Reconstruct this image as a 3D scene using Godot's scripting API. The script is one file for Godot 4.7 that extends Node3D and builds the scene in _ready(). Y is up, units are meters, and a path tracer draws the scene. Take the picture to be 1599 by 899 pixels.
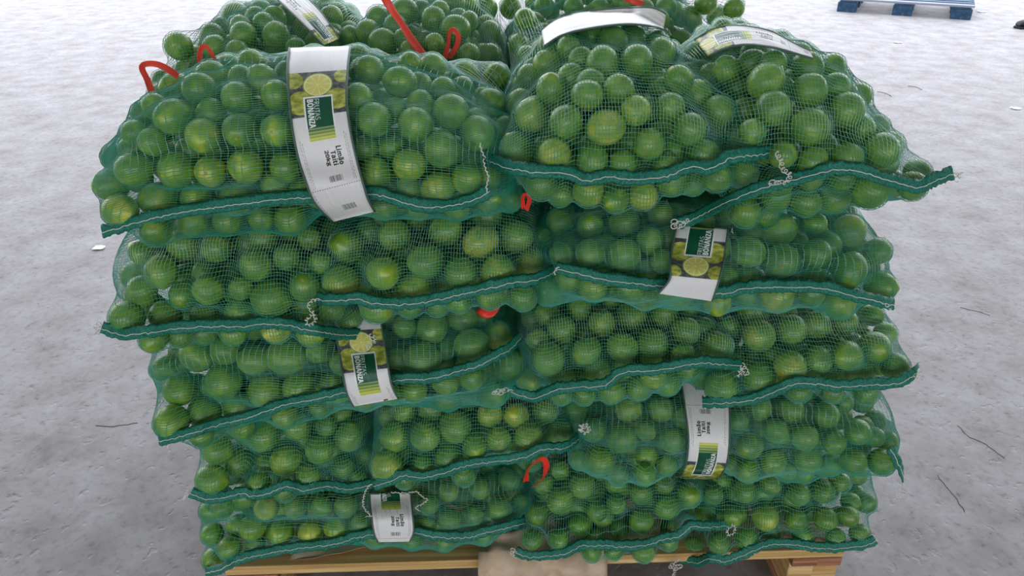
extends Node3D
# A pallet stacked with green mesh bags of limes on a concrete warehouse floor.

const FOCAL := 1200.0                      # focal length in pixels of the 1599 x 899 frame
const EYE := Vector3(0.0, 1.32, 1.05)
const PITCH := 28.0
const SOLO_LIMES := 300

var M := {}
var rng := RandomNumberGenerator.new()
var noise := FastNoiseLite.new()
var lime_shapes: Array = []
var loose_limes: Array = []                # limes past the first 300: [transform, shape, material]
var all_placed: Array = []                 # hand-read limes of every bag
var names_used := {}


func _ready() -> void:
	rng.seed = 11
	noise.seed = 5
	noise.frequency = 1.0
	# ---- camera, sky, light, exposure
	var cam := Camera3D.new()
	cam.name = "camera"
	cam.fov = rad_to_deg(2.0 * atan(449.5 / FOCAL))
	cam.position = EYE
	cam.rotation_degrees = Vector3(-PITCH, 0, 0)
	cam.near = 0.05
	cam.far = 200.0
	add_child(cam)
	cam.current = true
	var env := Environment.new()
	var sky := Sky.new()
	var air := ProceduralSkyMaterial.new()
	air.sky_top_color = Color(0.86, 0.88, 0.93)
	air.sky_horizon_color = Color(0.97, 0.97, 0.98)
	air.ground_bottom_color = Color(0.5, 0.5, 0.5)
	air.ground_horizon_color = Color(0.7, 0.7, 0.7)
	air.sun_angle_max = 1.0
	sky.sky_material = air
	env.background_mode = Environment.BG_SKY
	env.sky = sky
	env.background_energy_multiplier = 1.0
	env.tonemap_mode = Environment.TONE_MAPPER_LINEAR
	env.tonemap_exposure = 4.15
	env.sdfgi_enabled = true
	env.ssao_enabled = true
	env.ssil_enabled = true
	var world := WorldEnvironment.new()
	world.name = "world"
	world.environment = env
	add_child(world)
	make_materials()
	make_lime_shapes()
	build_shell()
	build_pallet()
	build_bags()
	build_background()


# ------------------------------------------------------------------ helpers

func view_ray(px: float, py: float) -> Vector3:
	var a := deg_to_rad(PITCH)
	var fwd := Vector3(0, -sin(a), -cos(a))
	var up := Vector3(0, cos(a), -sin(a))
	return fwd + Vector3.RIGHT * ((px - 799.5) / FOCAL) - up * ((py - 449.5) / FOCAL)


func on_z(px: float, py: float, z: float) -> Vector3:
	var d := view_ray(px, py)
	return EYE + d * ((z - EYE.z) / d.z)


func on_y(px: float, py: float, y: float) -> Vector3:
	var d := view_ray(px, py)
	return EYE + d * ((y - EYE.y) / d.y)


func numbered(called: String) -> String:
	var n: int = names_used.get(called, 0)
	names_used[called] = n + 1
	return called if n == 0 else "%s_%03d" % [called, n]


func tag(o: Node, label: String, category: String, group := "", kind := "") -> void:
	if label:
		o.set_meta("label", label)
	if category:
		o.set_meta("category", category)
	if group:
		o.set_meta("group", group)
	if kind:
		o.set_meta("kind", kind)


func base(called: String, at: Vector3) -> Node3D:
	var o := Node3D.new()
	o.name = numbered(called)
	add_child(o, true)
	o.position = at
	return o


func part(called: String, mesh: Mesh, mat: Material, parent: Node = null) -> MeshInstance3D:
	var o := MeshInstance3D.new()
	o.name = numbered(called) if parent == null else called
	o.mesh = mesh
	o.material_override = mat
	o.cast_shadow = GeometryInstance3D.SHADOW_CASTING_SETTING_ON
	(self if parent == null else parent).add_child(o, true)
	return o


func sheet_mesh(v: PackedVector3Array, n: PackedVector3Array, uv: PackedVector2Array, ix: PackedInt32Array) -> ArrayMesh:
	var a := []
	a.resize(Mesh.ARRAY_MAX)
	a[Mesh.ARRAY_VERTEX] = v
	if n.size():
		a[Mesh.ARRAY_NORMAL] = n
	if uv.size():
		a[Mesh.ARRAY_TEX_UV] = uv
	a[Mesh.ARRAY_INDEX] = ix
	var m := ArrayMesh.new()
	m.add_surface_from_arrays(Mesh.PRIMITIVE_TRIANGLES, a)
	return m


# A box with chamfered edges, centred on the origin.
func chamfer_box(size: Vector3, c: float) -> ArrayMesh:
	var st := SurfaceTool.new()
	st.begin(Mesh.PRIMITIVE_TRIANGLES)
	var h := size / 2.0
	var pts := PackedVector3Array()
	for s in [Vector3(1, 1, 1), Vector3(1, 1, -1), Vector3(1, -1, 1), Vector3(1, -1, -1), Vector3(-1, 1, 1), Vector3(-1, 1, -1), Vector3(-1, -1, 1), Vector3(-1, -1, -1)]:
		pts.append(Vector3(s.x * h.x, s.y * (h.y - c), s.z * (h.z - c)))
		pts.append(Vector3(s.x * (h.x - c), s.y * h.y, s.z * (h.z - c)))
		pts.append(Vector3(s.x * (h.x - c), s.y * (h.y - c), s.z * h.z))
	var faces := hull_faces(pts)
	for f in faces:
		for k in range(1, f.size() - 1):
			for q in [f[0], f[k], f[k + 1]]:
				st.set_smooth_group(-1)
				st.set_uv(Vector2(pts[q].x + pts[q].z, pts[q].y))
				st.add_vertex(pts[q])
	st.generate_normals()
	return st.commit()


func hull_faces(pts: PackedVector3Array) -> Array:
	var out := []
	var seen := {}
	for i in pts.size():
		for j in pts.size():
			for k in pts.size():
				if i >= j or j >= k:
					continue
				var n := (pts[j] - pts[i]).cross(pts[k] - pts[i])
				if n.length() < 1e-9:
					continue
				n = n.normalized()
				var d := n.dot(pts[i])
				var pos := 0
				var neg := 0
				for p in pts:
					var e := n.dot(p) - d
					if e > 1e-5:
						pos += 1
					elif e < -1e-5:
						neg += 1
				if pos and neg:
					continue
				if pos:
					n = -n
					d = -d
				var key := "%.3f %.3f %.3f %.4f" % [n.x + 0.0, n.y + 0.0, n.z + 0.0, d]
				if seen.has(key):
					continue
				seen[key] = true
				var on := []
				var mid := Vector3.ZERO
				for q in pts.size():
					if absf(n.dot(pts[q]) - d) < 1e-5:
						on.append(q)
						mid += pts[q]
				mid /= on.size()
				var ax := (pts[on[0]] - mid).normalized()
				var ay := n.cross(ax)
				on.sort_custom(func(a, b): return atan2((pts[a] - mid).dot(ay), (pts[a] - mid).dot(ax)) > atan2((pts[b] - mid).dot(ay), (pts[b] - mid).dot(ax)))
				out.append(on)
	return out


# Points along a polyline, smoothed, about `step` apart.
func smooth_path(p: PackedVector3Array, step: float) -> PackedVector3Array:
	var c := Curve3D.new()
	c.bake_interval = step
	for i in p.size():
		var t := (p[mini(i + 1, p.size() - 1)] - p[maxi(i - 1, 0)]) / 6.0
		c.add_point(p[i], -t, t)
	var n := maxi(2, int(c.get_baked_length() / step))
	var out := PackedVector3Array()
	for i in n + 1:
		out.append(c.sample_baked(c.get_baked_length() * i / n))
	return out


# Sweeps a closed profile along a path; side(i) and up(i) frames are given.
func sweep(path: PackedVector3Array, across: PackedVector3Array, out_dir: PackedVector3Array, profile: PackedVector2Array, uv_len := 1.0) -> ArrayMesh:
	var v := PackedVector3Array()
	var uv := PackedVector2Array()
	var ix := PackedInt32Array()
	var m := profile.size()
	var run := 0.0
	for i in path.size():
		if i:
			run += path[i].distance_to(path[i - 1])
		for k in m:
			var q := profile[k]
			v.append(path[i] + across[i] * q.x + out_dir[i] * q.y)
			uv.append(Vector2(run / uv_len, float(k) / m))
	for i in path.size() - 1:
		for k in m:
			var a := i * m + k
			var b := i * m + (k + 1) % m
			ix.append_array([a, b, a + m, b, b + m, a + m])
	for k in range(1, m - 1):
		ix.append_array([0, k + 1, k])
		var e := (path.size() - 1) * m
		ix.append_array([e, e + k, e + k + 1])
	var st := SurfaceTool.new()
	st.create_from(sheet_mesh(v, PackedVector3Array(), uv, ix), 0)
	st.generate_normals()
	return st.commit()


func tube(path: PackedVector3Array, r: float, sides := 5) -> ArrayMesh:
	var across := PackedVector3Array()
	var outd := PackedVector3Array()
	var ref := Vector3(0.3, 0.5, 0.81)
	for i in path.size():
		var t := (path[mini(i + 1, path.size() - 1)] - path[maxi(i - 1, 0)]).normalized()
		var s := t.cross(ref)
		if s.length() < 0.05:
			s = t.cross(Vector3(0.9, -0.1, 0.2))
		s = s.normalized()
		across.append(s)
		outd.append(t.cross(s))
	var prof := PackedVector2Array()
	for k in sides:
		prof.append(Vector2.from_angle(-TAU * k / sides) * r)
	return sweep(path, across, outd, prof)


func moved(p: PackedVector3Array, by: Vector3) -> PackedVector3Array:
	var o := PackedVector3Array()
	for q in p:
		o.append(q + by)
	return o


# ------------------------------------------------------------------ materials

func fbm_tex(seed_: int, freq: float, octaves: int, size: int, ramp: Array, gain := 0.5) -> NoiseTexture2D:
	var n := FastNoiseLite.new()
	n.seed = seed_
	n.noise_type = FastNoiseLite.TYPE_SIMPLEX_SMOOTH
	n.fractal_gain = gain
	n.frequency = freq
	n.fractal_octaves = octaves
	n.fractal_type = FastNoiseLite.FRACTAL_FBM
	var t := NoiseTexture2D.new()
	t.width = size
	t.height = size
	t.seamless = true
	t.noise = n
	if ramp.size():
		var g := Gradient.new()
		var off := PackedFloat32Array()
		var col := PackedColorArray()
		for e in ramp:
			off.append(e[0])
			col.append(e[1])
		g.offsets = off
		g.colors = col
		t.color_ramp = g
	return t


func mat(called: String, c: Color, rough: float) -> StandardMaterial3D:
	var m := StandardMaterial3D.new()
	m.resource_name = called
	m.albedo_color = c
	m.roughness = rough
	m.cull_mode = BaseMaterial3D.CULL_DISABLED
	return m


func grey(v: float) -> Color:
	return Color(v, v, v)


func make_materials() -> void:
	# lime skins: two greens and a yellowing one, each with patches of yellow and darker green
	var skins := [
		[Color(0.31, 0.48, 0.14), Color(0.42, 0.60, 0.17), Color(0.54, 0.67, 0.22)],
		[Color(0.35, 0.52, 0.14), Color(0.47, 0.65, 0.18), Color(0.62, 0.73, 0.24)],
		[Color(0.41, 0.59, 0.16), Color(0.57, 0.70, 0.20), Color(0.75, 0.77, 0.28)],
	]
	var pores := fbm_tex(31, 0.11, 2, 256, [])
	M.lime = []
	for k in 6:
		var s: Array = skins[k % 3]
		var m := mat("lime_skin", Color.WHITE, 0.36)
		m.albedo_texture = fbm_tex(40 + k, 0.008, 4, 256, [[0.0, s[0]], [0.36, s[0].lerp(s[1], 0.35)], [0.56, s[1]], [0.8, s[2]], [1.0, s[2]]])
		m.uv1_triplanar = true
		m.uv1_scale = Vector3.ONE * (0.30 + 0.05 * (k / 3))
		m.heightmap_enabled = true
		m.heightmap_texture = pores
		m.heightmap_scale = 0.02
		m.metallic_specular = 0.6
		M.lime.append(m)
	M.lime_mass = M.lime[1].duplicate()
	M.lime_mass.vertex_color_use_as_albedo = true
	M.scar = mat("stem_scar", Color(0.62, 0.58, 0.30), 0.8)
	var net := mat("green_net_plastic", Color(0.05, 0.60, 0.50), 0.22)
	net.backlight_enabled = true
	net.backlight = grey(0.7)
	net.metallic_specular = 1.0
	M.net = net
	var hem := mat("green_hem", Color.WHITE, 0.55)
	hem.albedo_texture = fbm_tex(71, 0.06, 3, 256, [[0.0, Color(0.01, 0.24, 0.20)], [0.45, Color(0.02, 0.42, 0.34)], [0.7, Color(0.04, 0.52, 0.42)], [1.0, Color(0.18, 0.66, 0.55)]])
	hem.uv1_triplanar = true
	hem.uv1_world_triplanar = true
	hem.uv1_scale = Vector3(14, 14, 14)
	hem.heightmap_enabled = true
	hem.heightmap_texture = fbm_tex(72, 0.12, 3, 256, [])
	hem.heightmap_scale = 0.12
	M.hem = hem
	M.thread = mat("white_cotton_thread", Color(0.86, 0.86, 0.83), 0.85)
	var tie := mat("red_tie_film", Color(0.95, 0.24, 0.16), 0.4)
	tie.backlight_enabled = true
	tie.backlight = grey(0.5)
	M.tie = tie
	var print_m := mat("printed_band_film", Color.WHITE, 0.42)
	print_m.albedo_texture = band_print()
	print_m.heightmap_enabled = true
	print_m.heightmap_texture = fbm_tex(75, 0.03, 3, 256, [])
	print_m.heightmap_scale = 0.1
	M.print = print_m
	M.band_edge = mat("band_welded_edge", Color(0.30, 0.40, 0.36), 0.6)
	# concrete
	var c := mat("worn_concrete", Color(0.97, 0.97, 0.97), 0.62)
	c.albedo_texture = fbm_tex(3, 0.0035, 7, 2048, [[0.0, Color(0.48, 0.455, 0.435)], [0.25, Color(0.56, 0.54, 0.53)], [0.5, Color(0.605, 0.59, 0.585)], [0.75, Color(0.64, 0.63, 0.63)], [1.0, Color(0.70, 0.69, 0.69)]], 0.66)
	c.uv1_triplanar = true
	c.uv1_world_triplanar = true
	c.uv1_scale = Vector3.ONE * 0.5
	c.heightmap_enabled = true
	c.heightmap_texture = fbm_tex(8, 0.02, 6, 2048, [[0.0, grey(0)], [0.18, grey(0.2)], [0.27, grey(0.88)], [0.6, grey(0.95)], [1.0, grey(1)]])
	c.heightmap_scale = 0.15
	c.detail_enabled = true
	c.detail_blend_mode = BaseMaterial3D.BLEND_MODE_MUL
	c.detail_uv_layer = BaseMaterial3D.DETAIL_UV_2
	c.uv2_triplanar = true
	c.uv2_world_triplanar = true
	c.uv2_scale = Vector3.ONE * 0.83
	c.detail_albedo = fbm_tex(14, 0.016, 6, 2048, [[0.0, Color(0.72, 0.68, 0.64)], [0.12, Color(0.82, 0.79, 0.77)], [0.19, Color(0.93, 0.925, 0.92)], [0.5, Color.WHITE], [0.78, Color.WHITE], [0.9, Color(0.92, 0.92, 0.92)], [1.0, Color(0.88, 0.88, 0.89)]])
	c.metallic_specular = 0.45
	M.concrete = c
	var wood := mat("pale_pine", Color.WHITE, 0.7)
	wood.albedo_texture = wood_tex([Color(0.80, 0.66, 0.42), Color(0.90, 0.79, 0.56), Color(0.72, 0.55, 0.32)], 91)
	wood.uv1_triplanar = true
	wood.uv1_scale = Vector3(1.6, 6.0, 6.0)
	M.pine = wood
	var wood2 := mat("reddish_pine", Color.WHITE, 0.75)
	wood2.albedo_texture = wood_tex([Color(0.62, 0.42, 0.30), Color(0.72, 0.52, 0.38), Color(0.50, 0.32, 0.22)], 92)
	wood2.uv1_triplanar = true
	wood2.uv1_scale = Vector3(1.6, 6.0, 6.0)
	M.redwood = wood2
	var cl := mat("thin_tan_sheet", Color.WHITE, 0.75)
	cl.albedo_texture = fbm_tex(95, 0.02, 5, 256, [[0.0, Color(0.74, 0.63, 0.52)], [0.5, Color(0.82, 0.72, 0.61)], [1.0, Color(0.88, 0.80, 0.70)]])
	cl.uv1_triplanar = true
	cl.uv1_scale = Vector3(5, 5, 5)
	cl.backlight_enabled = true
	cl.backlight = grey(0.3)
	M.sheet = cl
	var blue := mat("blue_paint", Color(0.78, 0.84, 0.82), 0.6)
	blue.albedo_texture = fbm_tex(97, 0.02, 5, 256, [[0.0, Color(0.10, 0.22, 0.34)], [0.5, Color(0.15, 0.33, 0.49)], [0.85, Color(0.20, 0.39, 0.55)], [1.0, Color(0.5, 0.55, 0.6)]])
	blue.uv1_triplanar = true
	blue.uv1_scale = Vector3(3, 3, 3)
	M.blue = blue
	M.greyboard = mat("weathered_board", Color(0.55, 0.57, 0.62), 0.8)
	M.shoe = mat("dark_leather", Color(0.09, 0.10, 0.13), 0.5)
	M.sole = mat("dark_rubber", Color(0.05, 0.05, 0.06), 0.8)
	M.trouser = mat("dark_cloth", Color(0.12, 0.13, 0.18), 0.9)
	M.paper = mat("white_scrap", Color(0.92, 0.92, 0.92), 0.7)
	M.twig = mat("dry_straw", Color(0.36, 0.31, 0.27), 0.9)
	var roof := mat("shed_sheeting", Color(0.8, 0.8, 0.79), 0.7)
	M.roof = roof


func wood_tex(cols: Array, seed_: int) -> ImageTexture:
	var n := FastNoiseLite.new()
	n.seed = seed_
	n.frequency = 0.02
	n.fractal_octaves = 4
	var im := Image.create(256, 256, false, Image.FORMAT_RGB8)
	for y in 256:
		for x in 256:
			var g := n.get_noise_2d(x * 0.16, y * 1.6)
			var f := n.get_noise_2d(x * 0.5 + 300, y * 9.0)
			var k := clampf(0.5 + g * 0.9 + f * 0.35, 0.0, 1.0)
			var col: Color = (cols[2] as Color).lerp(cols[0], clampf(k * 2.0, 0, 1)).lerp(cols[1], clampf(k * 2.0 - 1.0, 0, 1))
			im.set_pixel(x, y, col)
	return ImageTexture.create_from_image(im)


# The print on the white band: fruit picture, green name square with stripes, product lines, barcode, small print.
func band_print() -> ImageTexture:
	var w := 256
	var h := 1024
	var im := Image.create(w, h, false, Image.FORMAT_RGB8)
	im.fill(Color(0.90, 0.90, 0.89))
	var n := FastNoiseLite.new()
	n.frequency = 0.02
	# fruit picture between rows 108 and 296
	for y in range(108, 296):
		for x in w:
			var g := n.get_noise_2d(x * 2.0, y * 3.0)
			im.set_pixel(x, y, Color(0.22, 0.25, 0.24).lerp(Color(0.42, 0.43, 0.46), clampf(0.5 + g, 0, 1)))
	for f in [[20, 140, 46, 34], [238, 132, 40, 30], [52, 236, 62, 50], [214, 232, 58, 46], [120, 262, 60, 40]]:
		for y in range(maxi(108, f[1] - f[3]), mini(296, f[1] + f[3])):
			for x in range(maxi(0, f[0] - f[2]), mini(w, f[0] + f[2])):
				var e := Vector2(float(x - f[0]) / f[2], float(y - f[1]) / f[3]).length()
				if e < 1.0:
					var g := n.get_noise_2d(x + 40.0, y * 2.0)
					im.set_pixel(x, y, Color(0.52, 0.58, 0.20).lerp(Color(0.80, 0.80, 0.42), clampf(0.5 + g * 1.2, 0, 1)))
	for y in range(108, 236):
		for x in range(60, 196):
			var d := Vector2((x - 128) / 66.0, (y - 164) / 50.0)
			var e := d.length()
			if e < 1.0:
				var col := Color(0.86, 0.85, 0.45)
				if e > 0.92:
					col = Color(0.58, 0.66, 0.22)
				elif e > 0.84:
					col = Color(0.93, 0.93, 0.76)
				elif absf(fposmod(atan2(d.y, d.x) / TAU * 9.0, 1.0) - 0.5) > 0.44 or e < 0.07:
					col = Color(0.93, 0.93, 0.74)
				im.set_pixel(x, y, col)
	# name square
	im.fill_rect(Rect2i(62, 212, 132, 136), Color(0.95, 0.95, 0.94))
	im.fill_rect(Rect2i(70, 220, 118, 128), Color(0.05, 0.33, 0.23))
	for k in 8:
		im.fill_rect(Rect2i(70, 348 + k * 7, 118, 7), Color(0.16, 0.42, 0.26).lerp(Color(0.78, 0.80, 0.28), k / 7.0) if k % 2 else Color(0.55, 0.62, 0.40).lerp(Color(0.86, 0.86, 0.40), k / 7.0))
	lettering(im, "BONANZA", 78, 224, 122, 28, Color(0.96, 0.96, 0.95), true)
	lettering(im, "FRUTAS", 108, 224, 90, 24, Color(0.90, 0.93, 0.90), false)
	lettering(im, "Limão", 176, 440, 84, 24, Color(0.12, 0.13, 0.13), true)
	lettering(im, "Taiti", 148, 458, 64, 24, Color(0.12, 0.13, 0.13), true)
	lettering(im, "20kg", 116, 452, 68, 24, Color(0.12, 0.13, 0.13), true)
	# barcode
	var r := RandomNumberGenerator.new()
	r.seed = 4
	var bx := 110
	while bx < 176:
		var bw := r.randi_range(1, 4)
		im.fill_rect(Rect2i(bx, 566, bw, 26), Color(0.25, 0.25, 0.25))
		bx += bw + r.randi_range(2, 3)
	# lines of small print along both edges
	for col in [22, 30, 224, 232]:
		var y: int = 380 + (col % 7) * 12
		while y < 600:
			var l := r.randi_range(4, 14)
			im.fill_rect(Rect2i(col, y, 3, l), Color(0.62, 0.63, 0.63))
			y += l + r.randi_range(3, 5)
	# cut marks of the repeat
	for x in range(0, w, 12):
		im.fill_rect(Rect2i(x, 612, 6, 3), Color(0.35, 0.36, 0.36))
	for y in range(630, 1000, 14):
		im.fill_rect(Rect2i(14, y, 3, 8), Color(0.6, 0.61, 0.61))
	for k in 12:
		im.fill_rect(Rect2i(112 + k * 6, 700, 2 + k % 3, 26), Color(0.3, 0.31, 0.31))
	im.generate_mipmaps()
	return ImageTexture.create_from_image(im)


# Letters that read down the band, drawn into the picture from a text mesh; bold letters are fattened.
func lettering(im: Image, words: String, x0: int, y0: int, length: int, tall: int, col: Color, bold: bool) -> void:
	var t := TextMesh.new()
	t.text = words
	var f := SystemFont.new()
	f.font_names = PackedStringArray(["Droid Sans"])
	f.font_weight = 700 if bold else 400
	t.font = f
	t.font_size = 64
	t.depth = 0.0
	t.pixel_size = 1.0
	var arr := t.get_mesh_arrays()
	var v: PackedVector3Array = arr[Mesh.ARRAY_VERTEX]
	var ix: PackedInt32Array = arr[Mesh.ARRAY_INDEX] if arr[Mesh.ARRAY_INDEX] != null else PackedInt32Array(range(v.size()))
	var lo := Vector2(1e9, 1e9)
	var hi := -lo
	for p in v:
		lo = lo.min(Vector2(p.x, p.y))
		hi = hi.max(Vector2(p.x, p.y))
	var sx := length / (hi.x - lo.x)
	var sy := tall / (hi.y - lo.y)
	for k in range(0, ix.size() - 2, 3):
		var q := PackedVector2Array()
		for e in 3:
			var p := v[ix[k + e]]
			q.append(Vector2(x0 + (p.y - lo.y) * sy, y0 + (p.x - lo.x) * sx))
		var a := q[0].min(q[1]).min(q[2]).floor()
		var b := q[0].max(q[1]).max(q[2]).ceil()
		for y in range(int(a.y), int(b.y) + 1):
			for x in range(int(a.x), int(b.x) + 1):
				if Geometry2D.point_is_inside_triangle(Vector2(x + 0.5, y + 0.5), q[0], q[1], q[2]):
					im.set_pixel(x, y, col)
					if bold and x + 1 < im.get_width():
						im.set_pixel(x + 1, y, col)
						im.set_pixel(x, y + 1, col)


# ------------------------------------------------------------------ limes

func make_lime_shapes() -> void:
	for k in 4:
		var long: float = [1.02, 1.08, 1.0, 1.14][k]
		var nip: float = [0.05, 0.11, 0.03, 0.09][k]
		var v := PackedVector3Array()
		var ix := PackedInt32Array()
		var rings := 14
		var seg := 20
		for i in rings + 1:
			var a := PI * i / rings
			for j in seg:
				var b := TAU * j / seg
				var r := sin(a) * (1.0 + 0.012 * sin(3.0 * b + k) + 0.008 * sin(5.0 * b + 2.0 * k))
				var y: float = cos(a) * long
				y += nip * exp(-pow(r / 0.2, 2.0)) if i < rings / 2 else 0.045 * exp(-pow(r / 0.16, 2.0))
				v.append(Vector3(r * cos(b), y, r * sin(b)))
		for i in rings:
			for j in seg:
				var p := i * seg + j
				var q := i * seg + (j + 1) % seg
				ix.append_array([p, q, p + seg, q, q + seg, p + seg])
		var st := SurfaceTool.new()
		st.create_from(sheet_mesh(v, PackedVector3Array(), PackedVector2Array(), ix), 0)
		st.generate_normals()
		lime_shapes.append(st.commit())
	var dv := PackedVector3Array([Vector3(0, 0.012, 0)])
	var di := PackedInt32Array()
	for j in 9:
		var rr := 0.10 * (1.0 + 0.2 * sin(j * 2.3))
		dv.append(Vector3(cos(TAU * j / 9) * rr, 0.0, sin(TAU * j / 9) * rr))
		di.append_array([0, 1 + j, 1 + (j + 1) % 9])
	var s2 := SurfaceTool.new()
	s2.create_from(sheet_mesh(dv, PackedVector3Array(), PackedVector2Array(), di), 0)
	s2.generate_normals()
	M.scar_mesh = s2.commit()


func random_turn() -> Basis:
	return Basis.from_euler(Vector3(rng.randf_range(-PI, PI), rng.randf_range(-PI, PI), rng.randf_range(-PI, PI)))


# ------------------------------------------------------------------ the bags

class Bag:
	var id := ""
	var where := ""
	var label := ""
	var hem := []
	var limes := []
	var zf := 0.0
	var c := 0.2
	var bot := 0.0
	var tops := []
	var xm := 0.0
	var a := 0.3
	var lengthwise := true
	var low_n := 2.5
	var droop := 0.0
	var band := []
	var band_v := Vector2.ZERO
	var missed := false
	var placed := []          # [centre, radius, from the photo?, pixel x, pixel y, pixel r, tone]

	func dims(x: float, inset: float) -> Vector4:
		var u := clampf((x - xm) / maxf(a - inset, 0.01), -1.0, 1.0)
		var gb := pow(maxf(1.0 - pow(absf(u), 4.5), 0.0), 1.0 / 4.5)
		var gc := pow(maxf(1.0 - pow(absf(u), 6.0), 0.0), 1.0 / 6.0)
		var f := clampf((x - xm) / a * 0.5 + 0.5, 0.0, 1.0)
		var top: float = tops[-1][1]
		for k in tops.size() - 1:
			if f <= tops[k + 1][0]:
				top = lerpf(tops[k][1], tops[k + 1][1], (f - tops[k][0]) / (tops[k + 1][0] - tops[k][0]))
				break
		var low := bot - droop * clampf(1.0 - f / 0.12, 0.0, 1.0)
		var h := top - low
		var yc := lerpf(low + h * 0.36, low + h * 0.5, gb)
		return Vector4(yc, maxf(h * 0.5 * gb - inset, 0.001), zf - c, maxf(c * gc - inset, 0.001))

	func inside(p: Vector3, inset: float) -> float:
		if absf(p.x - xm) > a - inset:
			return 2.0 + absf(p.x - xm) / a
		var d := dims(p.x, inset)
		var n := 2.3 if p.y > d.x else low_n
		return pow(absf(p.y - d.x) / d.y, n) + pow(absf(p.z - d.z) / d.w, n)

	# The point of the cross-section at x (its dims in d) at the angle ph; deep 1 is the rim.
	func rim(x: float, d: Vector4, ph: float, deep: float) -> Vector3:
		var e := 2.0 / (2.3 if ph > 0.0 and ph < PI else low_n)
		var sn := sin(ph)
		var cs := cos(ph)
		return Vector3(x, d.x + deep * d.y * signf(sn) * pow(absf(sn), e), d.z + deep * d.w * signf(cs) * pow(absf(cs), e))

	# The first point of a ray on the bag shrunk by inset; where it misses, the point that comes nearest.
	func hit(eye: Vector3, dir: Vector3, inset: float) -> Vector3:
		var t0 := (zf + 0.06 - eye.z) / dir.z
		var t1 := (zf - 2.0 * c - eye.z) / dir.z
		var best := 1e9
		var at := Vector3.ZERO
		var n := 90
		missed = false
		for k in n + 1:
			var t := lerpf(t0, t1, float(k) / n)
			var p := eye + dir * t
			var f := inside(p, inset)
			if f < best:
				best = f
				at = p
			if f <= 1.0:
				var lo := lerpf(t0, t1, float(maxi(k - 1, 0)) / n)
				var hi := t
				for j in 7:
					var m := (lo + hi) / 2.0
					if inside(eye + dir * m, inset) <= 1.0:
						hi = m
					else:
						lo = m
				return eye + dir * hi
		missed = true
		return at


const LAYER_BOT := [0.84, 0.655, 0.475, 0.31, 0.15]
const LAYER_TOP := [1.09, 0.865, 0.685, 0.51, 0.345]


const LOWEST := {"T2": 0.875, "T3": 0.85, "S1": 0.645, "S2": 0.68, "S3": 0.685, "U1": 0.46, "U2": 0.505, "U3": 0.51, "V1": 0.30, "V2": 0.325, "V3": 0.345}


func bag(id: String, where: String, label: String, layer: int, zf: float, c: float, lengthwise: bool, tops: Array, hem: Array, limes: Array) -> Bag:
	var b := Bag.new()
	b.id = id
	b.where = where
	b.label = label
	b.zf = zf
	b.c = c
	b.lengthwise = lengthwise
	b.bot = LOWEST.get(id, LAYER_BOT[layer])
	b.low_n = 4.5 if layer == 4 else 2.5
	var t: float = LAYER_TOP[layer]
	b.tops = tops if tops.size() else [[0.0, t - 0.015], [0.25, t], [0.75, t], [1.0, t - 0.015]]
	b.hem = hem
	b.limes = limes
	var lo := 1e9
	var hi := -1e9
	for k in range(0, limes.size(), 3):
		var r := floorf(limes[k + 2])
		lo = minf(lo, on_z(limes[k] - r, limes[k + 1], zf - 0.07).x)
		hi = maxf(hi, on_z(limes[k] + r, limes[k + 1], zf - 0.07).x)
	b.xm = (lo + hi) / 2.0
	b.a = (hi - lo) / 2.0 + 0.010
	return b


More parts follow.
